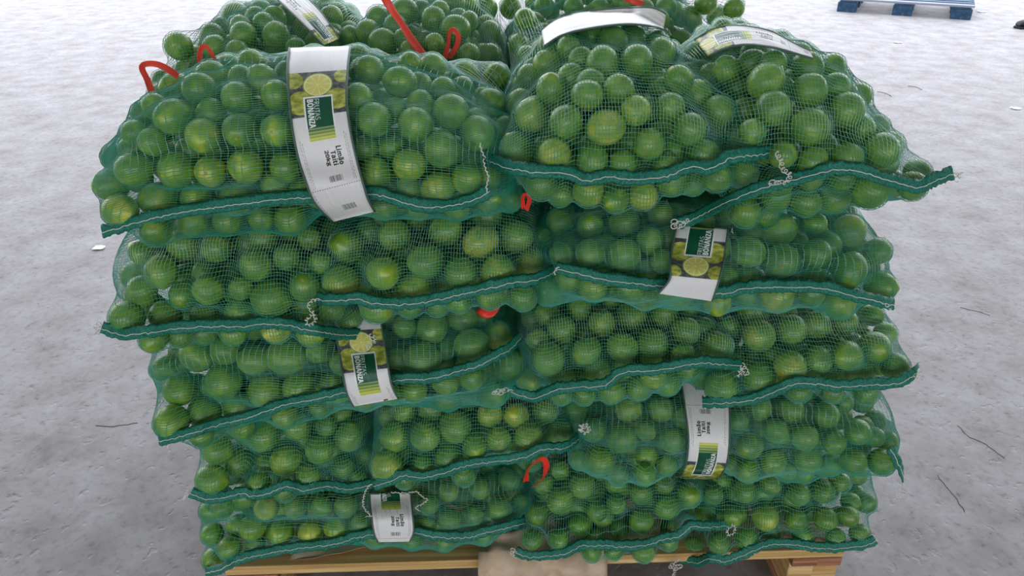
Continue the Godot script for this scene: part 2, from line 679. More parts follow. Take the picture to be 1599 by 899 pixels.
# Limes as read off the photograph: x, y, radius; a half in the radius marks a yellowing one.
func bag_list() -> Array:
	var out := []
	var b: Bag
	b = bag("T1", "top left front bag", "green mesh bag of limes, top layer left, broad white printed band down its front", 0, 0.035, 0.19, true,
		[[0.0, 1.0], [0.1, 1.05], [0.25, 1.085], [0.5, 1.10], [0.75, 1.085], [1.0, 1.05]],
		[160, 362, 195, 352, 245, 338, 310, 326, 370, 318, 420, 312, 470, 308, 520, 308, 585, 302, 620, 312, 660, 321, 700, 321, 740, 311, 765, 298],
		[312, 139, 26, 331, 120, 26, 274, 135, 22, 392, 98, 21, 411, 125, 24, 370, 152, 25, 397, 170, 22, 432, 150, 25, 272, 183, 29, 330, 177, 24, 242, 166, 20, 211, 208, 20, 317, 212, 28.5, 374, 203, 27, 432, 204, 26, 226, 178, 18, 238, 222, 22, 376, 122, 17, 448, 115, 18,
		209, 264, 27, 172, 290, 24, 275, 265, 29, 329, 268, 25.5, 384, 260, 28.5, 446, 261, 25, 430, 290, 22, 250, 312, 29.5, 308, 312, 26, 370, 308, 27, 188, 329, 27.5, 294, 235, 18, 472, 297, 18, 243, 360, 25, 300, 347, 23, 355, 345, 23, 409, 340, 22, 454, 342, 25,
		577, 110, 24, 625, 128, 25, 561, 152, 22, 584, 187, 28, 649, 194, 28, 656, 162, 23, 704, 175, 29, 745, 208, 28, 690, 233, 30, 726, 118, 24, 675, 105, 22, 691, 140, 19, 766, 161, 24, 795, 146, 18, 775, 120, 22, 640, 100, 16, 617, 172, 16, 790, 200, 17,
		587, 270, 25, 639, 257, 26.5, 684, 293, 25.5, 636, 294, 22, 729, 279, 25, 610, 230, 17, 600, 322, 21, 712, 322, 23, 655, 322, 21, 765, 312, 22, 795, 312, 20, 570, 232, 18])
	b.band = [452, 75, 547, 72, 449, 110, 543, 105, 452, 160, 541, 155, 458, 210, 547, 203, 468, 255, 556, 245, 480, 290, 566, 283, 492, 318, 575, 312, 520, 346, 585, 330]
	b.band_v = Vector2(0.0, 3.0)
	out.append(b)
	b = bag("T2", "top centre front bag", "green mesh bag of limes, top layer centre, blank white band over its crest", 0, 0.05, 0.28, false,
		[[0.0, 1.05], [0.3, 1.12], [0.6, 1.12], [1.0, 1.04]],
		[757, 245, 775, 254, 800, 262, 845, 268, 885, 270, 915, 281, 950, 275, 985, 279, 1040, 274, 1075, 260, 1110, 262, 1140, 246, 1180, 240, 1212, 237],
		[829, 180, 27.5, 884, 190, 27, 946, 199, 29.5, 992, 173, 25.5, 1046, 168, 25, 1076, 202, 27, 1122, 175, 27, 1088, 148, 25, 1060, 124, 22, 966, 139, 24, 917, 149, 25, 861, 141, 25, 941, 98, 26, 994, 95, 26, 1031, 82, 24, 957, 66, 25, 891, 120, 22, 856, 100, 23, 907, 92, 19, 1032, 140, 20, 1112, 120, 23, 888, 75, 20, 990, 60, 18, 922, 57, 19, 1130, 145, 18, 1160, 217, 26,
		807, 232, 26, 866, 240, 26.5, 925, 250, 25, 1014, 225, 26, 972, 255, 20, 1097, 240, 24, 1040, 258, 19, 845, 288, 25, 919, 298, 26.5, 1004, 305, 24.5, 1050, 281, 25, 962, 312, 21, 875, 303, 20, 1082, 285, 20, 1120, 277, 23, 1162, 270, 21, 820, 30, 17, 810, 70, 17, 822, 88, 17])
	b.band = [850, 72, 846, 48, 880, 54, 870, 30, 930, 43, 920, 17, 980, 38, 980, 12, 1025, 42, 1020, 12, 1036, 46, 1040, 22]
	b.band_v = Vector2(0.0, 0.38)
	out.append(b)
	b = bag("T3", "top right front bag", "green mesh bag of limes, top layer right, hem ending in a long green ear", 0, 0.05, 0.28, false,
		[[0.0, 1.11], [0.3, 1.125], [0.5, 1.11], [0.6, 1.095], [0.7, 1.065], [0.85, 1.025], [1.0, 0.985]],
		[1060, 348, 1085, 340, 1120, 322, 1160, 304, 1210, 287, 1260, 275, 1300, 264, 1340, 266, 1375, 278, 1410, 287, 1435, 292, 1460, 280, 1487, 270],
		[1264, 142, 28, 1265, 198, 30, 1322, 172, 28, 1207, 170, 29, 1196, 128, 29, 1134, 108, 22, 1175, 98, 22, 1207, 100, 22, 1262, 105, 24, 1162, 172, 20, 1175, 206, 20, 1300, 104, 20, 1340, 150, 21, 1150, 138, 18, 1377, 235, 28, 1432, 270, 21, 1322, 246, 24, 1270, 252, 24, 1222, 242, 21, 1345, 200, 20,
		1358, 297, 29, 1302, 307, 26, 1258, 315, 23, 1212, 305, 25, 1164, 332, 24, 1424, 290, 23, 1265, 277, 20, 1315, 277, 20, 1196, 335, 20])
	b.band = [1105, 88, 1085, 62, 1132, 76, 1115, 45, 1165, 70, 1150, 40, 1210, 75, 1200, 48, 1250, 86, 1240, 68, 1270, 92, 1265, 80]
	b.band_v = Vector2(0.5, 2.9)
	out.append(b)
	b = bag("S1", "second layer left bag", "green mesh bag of limes, second layer left, straight white-stitched hem", 1, 0.03, 0.27, false, [],
		[160, 510, 190, 521, 235, 517, 290, 510, 340, 508, 385, 508, 410, 504, 450, 507, 490, 515, 530, 521, 577, 522],
		[286, 382, 25, 337, 387, 24, 338, 365, 22, 411, 372, 24, 222, 395, 20, 447, 402, 21, 500, 410, 18, 482, 372, 18, 251, 424, 26, 399, 414, 26, 325, 452, 25, 222, 453, 24, 285, 460, 21, 376, 450, 18, 423, 466, 30, 475, 447, 24, 199, 496, 27, 259, 493, 26, 320, 494, 23, 375, 487, 23, 435, 500, 22, 490, 495, 20, 240, 528, 22, 320, 519, 20, 432, 513, 23.5, 485, 520, 21.5, 280, 523, 20, 365, 520, 20, 517, 482, 22, 547, 500, 21])
	out.append(b)
	b = bag("S2", "second layer middle bag", "green mesh bag of limes, second layer middle, wavy green hem rising to its right end", 1, 0.035, 0.27, false, [],
		[497, 467, 530, 468, 560, 465, 575, 470, 610, 474, 650, 472, 690, 465, 730, 456, 770, 447, 800, 440, 835, 436, 860, 425, 872, 417],
		[541, 386, 28, 615, 367, 26, 696, 360, 25, 751, 378, 28.5, 805, 370, 27, 665, 408, 28, 575, 362, 20, 760, 338, 24, 651, 337, 22, 600, 335, 18, 598, 426, 27.5, 719, 426, 26, 776, 424, 26.5, 831, 413, 26.5, 532, 441, 28.5, 647, 451, 27.5, 697, 450, 18, 595, 459, 18, 588, 480, 25, 765, 462, 22, 717, 470, 19, 640, 477, 20, 520, 477, 20, 683, 476, 17, 817, 465, 21])
	out.append(b)
	b = bag("S3", "second layer right bag", "green mesh bag of limes, second layer right, printed band ending at its hem", 1, 0.03, 0.19, true, [],
		[868, 418, 900, 425, 945, 435, 1000, 442, 1040, 446, 1120, 457, 1160, 450, 1200, 447, 1250, 447, 1290, 450, 1330, 460, 1370, 470, 1395, 475],
		[875, 347, 23, 975, 347, 24, 922, 352, 21, 1032, 335, 20, 921, 395, 23, 975, 398, 27, 1015, 376, 22, 877, 397, 18, 845, 372, 18, 1035, 408, 19, 1168, 393, 25, 1215, 360, 27, 1221, 407, 28, 1275, 395, 23, 1272, 350, 20, 1326, 360, 26.5, 1327, 421, 27, 1370, 392, 21, 1318, 332, 20, 1166, 436, 23, 1375, 447, 23, 1267, 432, 19, 1010, 420, 18, 857, 452, 26, 925, 446, 24, 982, 449, 23, 1120, 470, 22.5, 1213, 462, 26.5, 1310, 472, 26.5, 1267, 457, 22, 1165, 460, 20, 1007, 465, 16])
	b.band = [1057, 350, 1137, 357, 1051, 380, 1133, 386, 1046, 410, 1128, 417, 1046, 435, 1120, 446, 1028, 458, 1112, 470]
	b.band_v = Vector2(1.42, 0.0)
	out.append(b)
	b = bag("U1", "third layer left bag", "green mesh bag of limes, third layer left, slanting hem and printed band", 2, 0.01, 0.19, true, [],
		[248, 688, 290, 678, 340, 662, 390, 650, 440, 632, 490, 622, 535, 612, 620, 592, 665, 590, 710, 580, 745, 570, 780, 552, 800, 540, 812, 525],
		[307, 555, 25, 352, 545, 25, 397, 562, 24, 447, 557, 30, 349, 595, 31, 415, 610, 28, 467, 605, 25, 517, 600, 18.5, 280, 608, 25, 258, 572, 18, 495, 550, 18, 268, 658, 27, 319, 644, 26, 375, 637, 26, 500, 635, 18, 445, 648, 21, 315, 680, 19, 380, 668, 19, 675, 512, 25, 722, 497, 22, 736, 537, 25, 777, 524, 23.5, 660, 560, 27, 632, 510, 19, 620, 560, 18, 695, 545, 16, 730, 572, 21, 802, 500, 20, 795, 570, 24, 647, 607, 21, 695, 597, 20, 737, 590, 20])
	b.band = [520, 500, 594, 496, 526, 530, 598, 522, 532, 562, 604, 554, 537, 592, 608, 584, 542, 615, 613, 605, 552, 634, 622, 622]
	b.band_v = Vector2(0.22, 1.75)
	out.append(b)
	b = bag("U2", "third layer middle bag", "green mesh bag of limes, third layer middle, drooping hem with knotted white ends", 2, 0.02, 0.27, false, [],
		[798, 610, 812, 615, 835, 620, 870, 607, 905, 603, 945, 600, 965, 583, 985, 578, 1020, 577, 1050, 572, 1090, 565, 1120, 567, 1157, 570],
		[877, 514, 23, 940, 505, 22.5, 986, 494, 24, 1036, 489, 23, 1071, 517, 23, 972, 542, 24, 1019, 536, 25, 1119, 540, 25, 856, 560, 26, 916, 547, 22, 932, 577, 22, 825, 591, 20.5, 880, 592, 20, 840, 530, 18, 855, 492, 20, 905, 480, 21, 1067, 555, 20, 955, 467, 16, 1075, 482, 17, 1100, 512, 16, 1017, 565, 16, 1020, 587, 21.5, 1070, 575, 19.5, 955, 610, 20, 997, 605, 20, 877, 615, 18, 912, 615, 18])
	out.append(b)
	b = bag("U3", "third layer right bag", "green mesh bag of limes, third layer right, hem ear with white knot at far right", 2, 0.02, 0.27, false, [],
		[1097, 628, 1130, 628, 1170, 624, 1205, 612, 1230, 600, 1265, 597, 1310, 602, 1350, 600, 1395, 598, 1420, 588, 1434, 575],
		[1185, 524, 26.5, 1236, 515, 24, 1275, 507, 23, 1177, 485, 22, 1320, 502, 20, 1277, 562, 23, 1322, 555, 24, 1366, 542, 25, 1234, 572, 26.5, 1185, 591, 26, 1127, 605, 26, 1301, 586, 19, 1342, 579, 22, 1397, 572, 22, 1225, 490, 20, 1137, 510, 18, 1240, 545, 16.5, 1362, 492, 18, 1382, 520, 18, 1247, 610, 19, 1352, 612, 20, 1300, 612, 18])
	out.append(b)
	b = bag("V1", "fourth layer left bag", "green mesh bag of limes, fourth layer left, white knot on its hem end", 3, -0.01, 0.27, false, [],
		[298, 768, 320, 777, 345, 776, 380, 768, 395, 773, 420, 768, 445, 758, 475, 764, 510, 758, 545, 762, 580, 755],
		[412, 680, 25, 340, 702, 24, 372, 722, 23, 447, 718, 25.5, 331, 748, 24, 464, 665, 22, 499, 702, 23, 544, 681, 23, 535, 729, 18.5, 570, 710, 15.5, 530, 646, 20, 405, 755, 19, 480, 745, 22, 557, 747, 16, 417, 722, 16, 510, 665, 16, 445, 765, 18])
	out.append(b)
	b = bag("V2", "fourth layer middle bag", "green mesh bag of limes, fourth layer middle, green hem rising to the right", 3, 0.0, 0.27, false, [],
		[583, 757, 610, 750, 630, 740, 655, 744, 690, 738, 730, 725, 780, 718, 820, 712, 845, 700, 880, 698, 902, 684],
		[674, 637, 22, 711, 666, 26, 664, 681, 24, 616, 682, 24, 765, 647, 21.5, 806, 649, 21.5, 851, 641, 22, 874, 676, 22, 825, 685, 24.5, 779, 686, 20.5, 604, 727, 25.5, 702, 714, 22, 742, 697, 20, 660, 727, 19, 631, 642, 19, 730, 620, 22, 632, 747, 16, 725, 742, 18])
	out.append(b)
	b = bag("V3", "fourth layer right bag", "green mesh bag of limes, fourth layer right, white printed band crossing its middle", 3, -0.01, 0.19, true, [],
		[1390, 700, 1399, 716, 1406, 732, 1410, 748],
		[982, 639, 22.5, 1032, 639, 21, 927, 671, 19, 970, 685, 22, 1009, 672, 17, 1049, 687, 20, 1009, 711, 19, 936, 720, 24, 1040, 725, 18, 1007, 740, 18, 965, 740, 18, 900, 640, 20, 952, 615, 19, 1000, 610, 18, 905, 717, 17, 1186, 637, 20, 1235, 640, 21, 1290, 647, 21, 1211, 672, 20, 1256, 682, 22, 1302, 691, 19, 1339, 674, 21, 1170, 696, 21, 1207, 720, 21, 1260, 717, 21, 1332, 719, 21, 1376, 721, 21, 1167, 735, 18, 1144, 725, 16, 1297, 725, 18, 1365, 682, 17, 1152, 657, 15, 1315, 627, 18, 1227, 735, 16, 1255, 738, 15])
	b.band = [1063, 590, 1135, 590, 1070, 640, 1139, 640, 1075, 685, 1139, 688, 1072, 720, 1134, 725, 1063, 746, 1122, 748]
	b.band_v = Vector2(3.0, 0.76)
	out.append(b)
	b = bag("W1", "bottom layer left bag", "green mesh bag of limes, bottom layer left, small printed band above the pine board", 4, 0.0, 0.21, true, [],
		[322, 893, 345, 888, 370, 874, 420, 862, 470, 854, 520, 848, 570, 835, 645, 830, 675, 836, 705, 838, 735, 836, 775, 826, 820, 815],
		[416, 792, 20.5, 461, 790, 19, 540, 790, 19, 502, 790, 15, 394, 823, 20, 438, 831, 21, 485, 831, 20.5, 525, 824, 20, 564, 815, 14, 332, 833, 18, 359, 855, 19, 334, 873, 18, 348, 792, 18.5, 328, 797, 17, 399, 851, 15, 701, 766, 17, 749, 763, 17, 795, 749, 18, 702, 811, 19, 779, 795, 20, 740, 804, 16, 812, 786, 15, 670, 788, 15, 666, 819, 15, 727, 740, 15, 695, 845, 14])
	b.droop = 0.06
	b.band = [577, 770, 641, 769, 578, 790, 643, 789, 581, 812, 645, 811, 584, 832, 646, 830, 590, 846, 640, 845]
	b.band_v = Vector2(1.12, 2.5)
	out.append(b)
	b = bag("W2", "bottom layer middle bag", "green mesh bag of limes, bottom layer middle, low hem over the tan sheet", 4, -0.03, 0.27, false, [],
		[805, 862, 830, 868, 860, 866, 885, 862, 910, 850, 940, 850, 975, 852, 1010, 849, 1035, 840, 1060, 836, 1080, 820, 1100, 822, 1142, 818],
		[875, 782, 21, 909, 758, 21, 840, 802, 19, 906, 820, 19, 932, 798, 17, 962, 787, 15, 1001, 769, 19, 1001, 813, 20, 967, 828, 16, 1040, 792, 19.5, 1075, 772, 20, 1037, 756, 15, 831, 842, 15, 873, 842, 17, 875, 734, 15, 850, 756, 17, 1102, 800, 17.5, 1045, 824, 15, 930, 835, 14, 924, 861, 16.5, 1005, 860, 18.5, 958, 858, 15, 1043, 844, 15])
	out.append(b)
	b = bag("W3", "bottom layer right bag", "green mesh bag of limes, bottom layer right, scalloped hem on the pallet corner", 4, -0.035, 0.27, false, [],
		[1062, 872, 1090, 877, 1110, 870, 1130, 875, 1160, 865, 1195, 850, 1230, 848, 1270, 853, 1300, 855, 1330, 852, 1350, 850, 1367, 842],
		[1163, 767, 19, 1203, 756, 17, 1247, 770, 19, 1286, 768, 18, 1195, 808, 21.5, 1289, 810, 19, 1243, 812, 17, 1324, 806, 17, 1253, 836, 17, 1304, 839, 16, 1342, 833, 16, 1202, 833, 17, 1166, 842, 18, 1122, 848, 18, 1083, 855, 18, 1114, 772, 16, 1144, 806, 17, 1312, 752, 14, 1328, 783, 14, 1128, 749, 12])
	out.append(b)
	b = bag("X1", "back left top bag", "green mesh bag of limes, top layer behind the left front bag, slanting printed band", 0, -0.36, 0.28, false,
		[[0.0, 1.03], [0.2, 1.08], [0.5, 1.12], [1.0, 1.10]], [],
		[369, 27, 23, 279, 72, 22, 332, 55, 19, 380, 55, 21, 336, 74, 20, 431, 55, 22, 371, 82, 20, 430, 77, 20, 305, 88, 18, 412, 37, 18, 255, 125, 17, 325, 88, 17, 287, 112, 14, 462, 75, 16, 517, 27, 19])
	b.band = [425, -8, 470, -12, 455, 20, 497, 14, 480, 45, 515, 38, 505, 71, 530, 60]
	b.band_v = Vector2(2.2, 0.75)
	out.append(b)
	b = bag("X2", "back middle top bag", "green mesh bag of limes, top layer, behind the left front bag, two red ties", 0, -0.36, 0.28, false,
		[[0.0, 1.05], [0.3, 1.12], [0.7, 1.12], [1.0, 1.05]], [],
		[632, 18, 21, 677, 30, 20, 711, 45, 22, 575, 50, 20, 597, 64, 20, 590, 27, 18, 679, 68, 17, 732, 85, 18, 765, 85, 18, 640, 78, 16, 765, 50, 18, 732, 33, 16, 547, 55, 16, 775, 63, 16, 757, 15, 20, 710, 5, 18, 630, 60, 14])
	out.append(b)
	b = bag("X3", "back right top bag", "green mesh bag of limes, top layer, farthest back behind its right bags", 0, -0.54, 0.19, true,
		[[0.0, 1.08], [0.3, 1.12], [0.7, 1.12], [1.0, 1.04]], [],
		[1079, 26, 18, 1120, 26, 17, 1146, 13, 17, 1102, 5, 18, 1040, 12, 18, 1030, 30, 16, 797, 12, 18, 835, 5, 16])
	out.append(b)
	return out


func place_limes(b: Bag) -> void:
	var order := []
	for k in range(0, b.limes.size(), 3):
		order.append([b.limes[k], b.limes[k + 1], floorf(b.limes[k + 2]), 2 if fposmod(b.limes[k + 2], 1.0) > 0.2 else 0])
	order.sort_custom(func(p, q): return p[2] > q[2])
	for o in order:
		var d := view_ray(o[0], o[1]).normalized()
		var r: float = o[2] / FOCAL * 1.15
		var p := b.hit(EYE, d, r)
		for k in 2:
			r = clampf(o[2] / FOCAL * (p - EYE).dot(view_ray(799.5, 449.5)), 0.0195, 0.031)
			p = b.hit(EYE, d, r)
		var tries := 0
		while tries < 22 and crowded(p, r, 0.93):
			p += d * 0.004
			tries += 1
		var tone: int = o[3] if o[3] else (1 if rng.randf() < 0.45 else 0)
		keep(p, r)
		b.placed.append([p, r, true, o[0], o[1], o[2], tone, b.missed])

var room := {}                             # every lime by 6 cm cells: [centre, radius]


func cell(p: Vector3) -> Vector3i:
	return Vector3i((p / 0.06).floor())


func keep(p: Vector3, r: float) -> void:
	var k := cell(p)
	if not room.has(k):
		room[k] = []
	room[k].append([p, r])


func crowded(p: Vector3, r: float, share: float) -> bool:
	var k := cell(p)
	for x in [-1, 0, 1]:
		for y in [-1, 0, 1]:
			for z in [-1, 0, 1]:
				for q in room.get(k + Vector3i(x, y, z), []):
					var need: float = (r + q[1]) * share
					if p.distance_squared_to(q[0]) < need * need:
						return true
	return false


var seen_at := {}                          # photo limes by 64-pixel cells: [x, y, r, depth]


func remember(b: Bag) -> void:
	for q in b.placed:
		if q[7]:
			continue
		var k := Vector2i(int(q[3]) >> 6, int(q[4]) >> 6)
		if not seen_at.has(k):
			seen_at[k] = []
		seen_at[k].append([q[3], q[4], q[5], depth_of(q[0])])


func depth_of(p: Vector3) -> float:
	return (p - EYE).dot(view_ray(799.5, 449.5))


# True where a lime at p would stand before one of the limes read off the photograph.
func hides(p: Vector3, r: float, loose := 1.0) -> bool:
	var a := deg_to_rad(PITCH)
	var z := depth_of(p)
	var px := 799.5 + p.x / z * FOCAL
	var py := 449.5 - (p - EYE).dot(Vector3(0, cos(a), -sin(a))) / z * FOCAL
	var pr := r / z * FOCAL
	for cy in [-1, 0, 1]:
		for cx in [-1, 0, 1]:
			for e in seen_at.get(Vector2i((int(px) >> 6) + cx, (int(py) >> 6) + cy), []):
				if z < e[3] + 0.006 and Vector2(px - e[0], py - e[1]).length() < (pr * 0.55 + e[2] * 0.75) * loose:
					return true
	return false


# The rest of the bag's load: limes wherever there is room, first against the net, then inside.
func fill_bag(b: Bag) -> void:
	for pass_ in 3:
		for k in [1300, 800, 3200][pass_]:
			var r := rng.randf_range(0.0205, 0.0255)
			var s := sin(rng.randf_range(-PI / 2, PI / 2)) * 0.5 + rng.randf_range(-0.5, 0.5)
			var inset := r + 0.001 + (rng.randf_range(0.0, 0.016) if pass_ == 0 else rng.randf_range(0.03, 0.075))
			var x := b.xm + s * (b.a - inset)
			var d := b.dims(x, inset)
			var ph := rng.randf_range(0.0, TAU)
			var deep := 1.0
			if k % 3 == 0:           # the ends
				x = b.xm + signf(s) * (b.a - inset) * rng.randf_range(0.82, 1.0)
				d = b.dims(x, inset)
				deep = sqrt(rng.randf())
			var p := b.rim(x, d, ph, deep)
			if pass_ == 2:             # anywhere inside
				p = Vector3(x, d.x + d.y * rng.randf_range(-1.0, 1.0), d.z + d.w * rng.randf_range(-1.0, 1.0))
				if b.inside(p, r) > 1.0:
					continue
			if not crowded(p, r, 0.91 if pass_ == 0 else 0.88) and not hides(p, r, 0.72 if absf(x - b.xm) > 0.8 * b.a else 1.0):
				keep(p, r)
				b.placed.append([p, r, false, 0.0, 0.0, 0.0, 1 if rng.randf() < 0.4 else 0])


# The net of one bag: threads drawn tight over its limes.
func make_net(b: Bag, origin: Vector3) -> ArrayMesh:
	var girth: float = 2.0 * ((b.tops[b.tops.size() / 2][1] - b.bot) + 2.0 * b.c) * 0.92
	var fine := 0.0045
	var coarse := 0.0105
	var xfine := PackedFloat32Array()
	var run := PackedFloat32Array()
	var mean: float = (b.tops[b.tops.size() / 2][1] - b.bot) * 0.25 + b.c * 0.5
	for k in 401:
		var tau := PI * (0.012 + 0.976 * k / 400.0)
		var cs := -cos(tau)
		var u := signf(cs) * pow(absf(cs), 2.0 / 5.0)
		xfine.append(b.xm + b.a * u)
		var g: float = pow(sin(tau), 2.0 / 5.0) * mean
		run.append(0.0 if k == 0 else run[k - 1] + Vector2(xfine[k] - xfine[k - 1], g - pow(sin(PI * (0.012 + 0.976 * (k - 1) / 400.0)), 2.0 / 5.0) * mean).length())
	var nu := int(run[400] / (coarse if b.lengthwise else fine))
	var nv := int(girth / (fine if b.lengthwise else coarse))
	var o_at := PackedVector3Array()
	var dir := PackedVector3Array()
	var low := PackedFloat32Array()
	var h := PackedFloat32Array()
	var xs := PackedFloat32Array()
	var cur := 0
	for i in nu:
		var want := run[400] * i / (nu - 1.0)
		while cur < 399 and run[cur + 1] < want:
			cur += 1
		var x := lerpf(xfine[cur], xfine[cur + 1], clampf((want - run[cur]) / maxf(run[cur + 1] - run[cur], 1e-6), 0.0, 1.0))
		xs.append(x)
		var d := b.dims(x, 0.0)
		var o := Vector3(b.xm + (x - b.xm) * 0.72, d.x, d.z)
		for j in nv:
			var ph := TAU * j / nv
			var p := b.rim(x, d, ph, 1.0)
			o_at.append(o)
			var len := (p - o).length()
			dir.append((p - o) / len)
			low.append(len * 0.83)
	for q in b.placed:
		var c: Vector3 = q[0]
		var rr: float = q[1] * 1.03 + 0.0012
		for i in nu:
			var dx := (c.x - b.xm) - (xs[i] - b.xm)
			if absf(dx) > 0.075:
				continue
			for j in nv:
				var k := i * nv + j
				var oc := c - o_at[k]
				var t := oc.dot(dir[k])
				if t < low[k] - 0.03:
					continue
				var e := rr * rr - (oc.length_squared() - t * t)
				if e > 0.0:
					low[k] = maxf(low[k], t + sqrt(e))
	h = low.duplicate()
	for it in 14:
		var n := h.duplicate()
		for i in nu:
			var up := mini(i + 1, nu - 1) * nv
			var dn := maxi(i - 1, 0) * nv
			var row := i * nv
			for j in nv:
				var av := 0.25 * (h[up + j] + h[dn + j] + h[row + (j + 1) % nv] + h[row + (j + nv - 1) % nv])
				n[row + j] = maxf(low[row + j], av)
		h = n
	var P := PackedVector3Array()
	P.resize(nu * nv)
	for k in nu * nv:
		P[k] = o_at[k] + dir[k] * h[k]
	var v := PackedVector3Array()
	var nn := PackedVector3Array()
	var ix := PackedInt32Array()
	var fine_w := 0.00036
	# threads across (constant j) and around (constant i); the closely spaced ones run along the bag
	for way in 2:
		var along_x := way == 0
		var lines := nv if along_x else nu
		var count := nu if along_x else nv + 1
		var step := 1
		if along_x != b.lengthwise:
			step = 2
		for l in lines:
			var first := true
			var m := 0
			while m < count:
				var k := m * nv + l if along_x else l * nv + m % nv
				var a := (mini(m + 1, nu - 1) * nv + l) if along_x else l * nv + (m + 1) % nv
				var z := (maxi(m - 1, 0) * nv + l) if along_x else l * nv + (m + nv - 1) % nv
				var t := (P[a] - P[z]).normalized()
				var nor := dir[k]
				var side := t.cross(nor).normalized()
				var wob := 0.0004 * sin(k * 1.7)
				var p := P[k] - origin + side * wob
				v.append(p + side * fine_w - nor * 0.0002)
				v.append(p + nor * 0.0005)
				v.append(p - side * fine_w - nor * 0.0002)
				nn.append((side + nor).normalized())
				nn.append(nor)
				nn.append((nor - side).normalized())
				if not first:
					var e := v.size() - 6
					ix.append_array([e, e + 1, e + 3, e + 1, e + 4, e + 3, e + 1, e + 2, e + 4, e + 2, e + 5, e + 4])
				first = false
				if m == count - 1:
					break
				m = mini(m + step, count - 1)
	return sheet_mesh(v, nn, PackedVector2Array(), ix)


func hem_path(b: Bag) -> PackedVector3Array:
	var flat := PackedVector3Array()
	for k in range(0, b.hem.size(), 2):
		flat.append(Vector3(b.hem[k], b.hem[k + 1], 0))
	flat = smooth_path(flat, 7.0)
	var n := flat.size()
	var zs := []
	for k in n:
		var d := view_ray(flat[k].x, flat[k].y).normalized()
		var q := b.hit(EYE, d, -0.004)
		var t: float = 1e9 if b.missed else (q - EYE).length()
		for e in b.placed:             # the seam lies outside every lime
			var m: float = (e[0] - EYE).dot(d)
			var off: float = (e[0] - EYE - d * m).length()
			if off < e[1] + 0.008:
				t = minf(t, m - sqrt(maxf(e[1] * e[1] - off * off, 0.0)))
		zs.append(null if t > 1e8 else (EYE + d * (t - 0.007)).z)
	for k in n:
		if zs[k] == null:              # past the end of the load: the empty ear of the bag
			for off in range(1, n):
				if k + off < n and zs[k + off] != null:
					zs[k] = zs[k + off] - 0.001
					break
				if k - off >= 0 and zs[k - off] != null:
					zs[k] = zs[k - off] - 0.001
					break
			if zs[k] == null:
				zs[k] = b.zf - 0.02
	for it in 12:                      # taut between the limes
		for k in range(1, n - 1):
			zs[k] = maxf(zs[k], (zs[k - 1] + zs[k + 1]) / 2.0)
	var p := PackedVector3Array()
	for k in n:
		p.append(on_z(flat[k].x, flat[k].y, zs[k]))
	return smooth_path(p, 0.004)


func add_hem(b: Bag, root: Node3D, origin: Vector3) -> void:
	if b.hem.is_empty():
		return
	var path := moved(hem_path(b), -origin)
	var across := PackedVector3Array()
	var outd := PackedVector3Array()
	var run := 0.0
	var n := path.size()
	for i in n:
		var t := (path[mini(i + 1, n - 1)] - path[maxi(i - 1, 0)]).normalized()
		run = i * 0.004
		var ruffle := 0.55 * noise.get_noise_2d(run * 26.0, b.xm * 40.0 + b.bot * 90.0)
		var w := Vector3(0, -0.86, 0.5).rotated(Vector3.RIGHT, ruffle)
		w = (w - t * w.dot(t)).normalized()
		across.append(w * (1.0 + 0.30 * noise.get_noise_2d(run * 210.0, b.xm * 17.0 + 3.0)))
		outd.append(w.cross(t).normalized())
	var prof := PackedVector2Array([Vector2(-0.0105, 0.0006), Vector2(-0.006, 0.0018), Vector2(0.002, 0.0012), Vector2(0.0075, 0.0018), Vector2(0.0095, 0.0), Vector2(0.0075, -0.0012), Vector2(0.0, -0.0015), Vector2(-0.008, -0.0012)])
	var bumpy := PackedVector3Array()
	for i in n:
		var f := 0.0022 * noise.get_noise_2d(i * 0.35, 7.0 + b.xm * 30.0)
		bumpy.append(path[i] + across[i] * f + outd[i] * f * 0.7)
	part("hem", sweep(bumpy, across, outd, prof), M.hem, root)
	var st := PackedVector3Array()
	for i in n:
		st.append(bumpy[i] + outd[i] * (0.0021 * (1 if outd[i].z > 0 else -1)) + across[i] * (0.0016 + 0.0004 * sin(i * 1.9)))
	part("stitching", tube(st, 0.00065), M.thread, root)


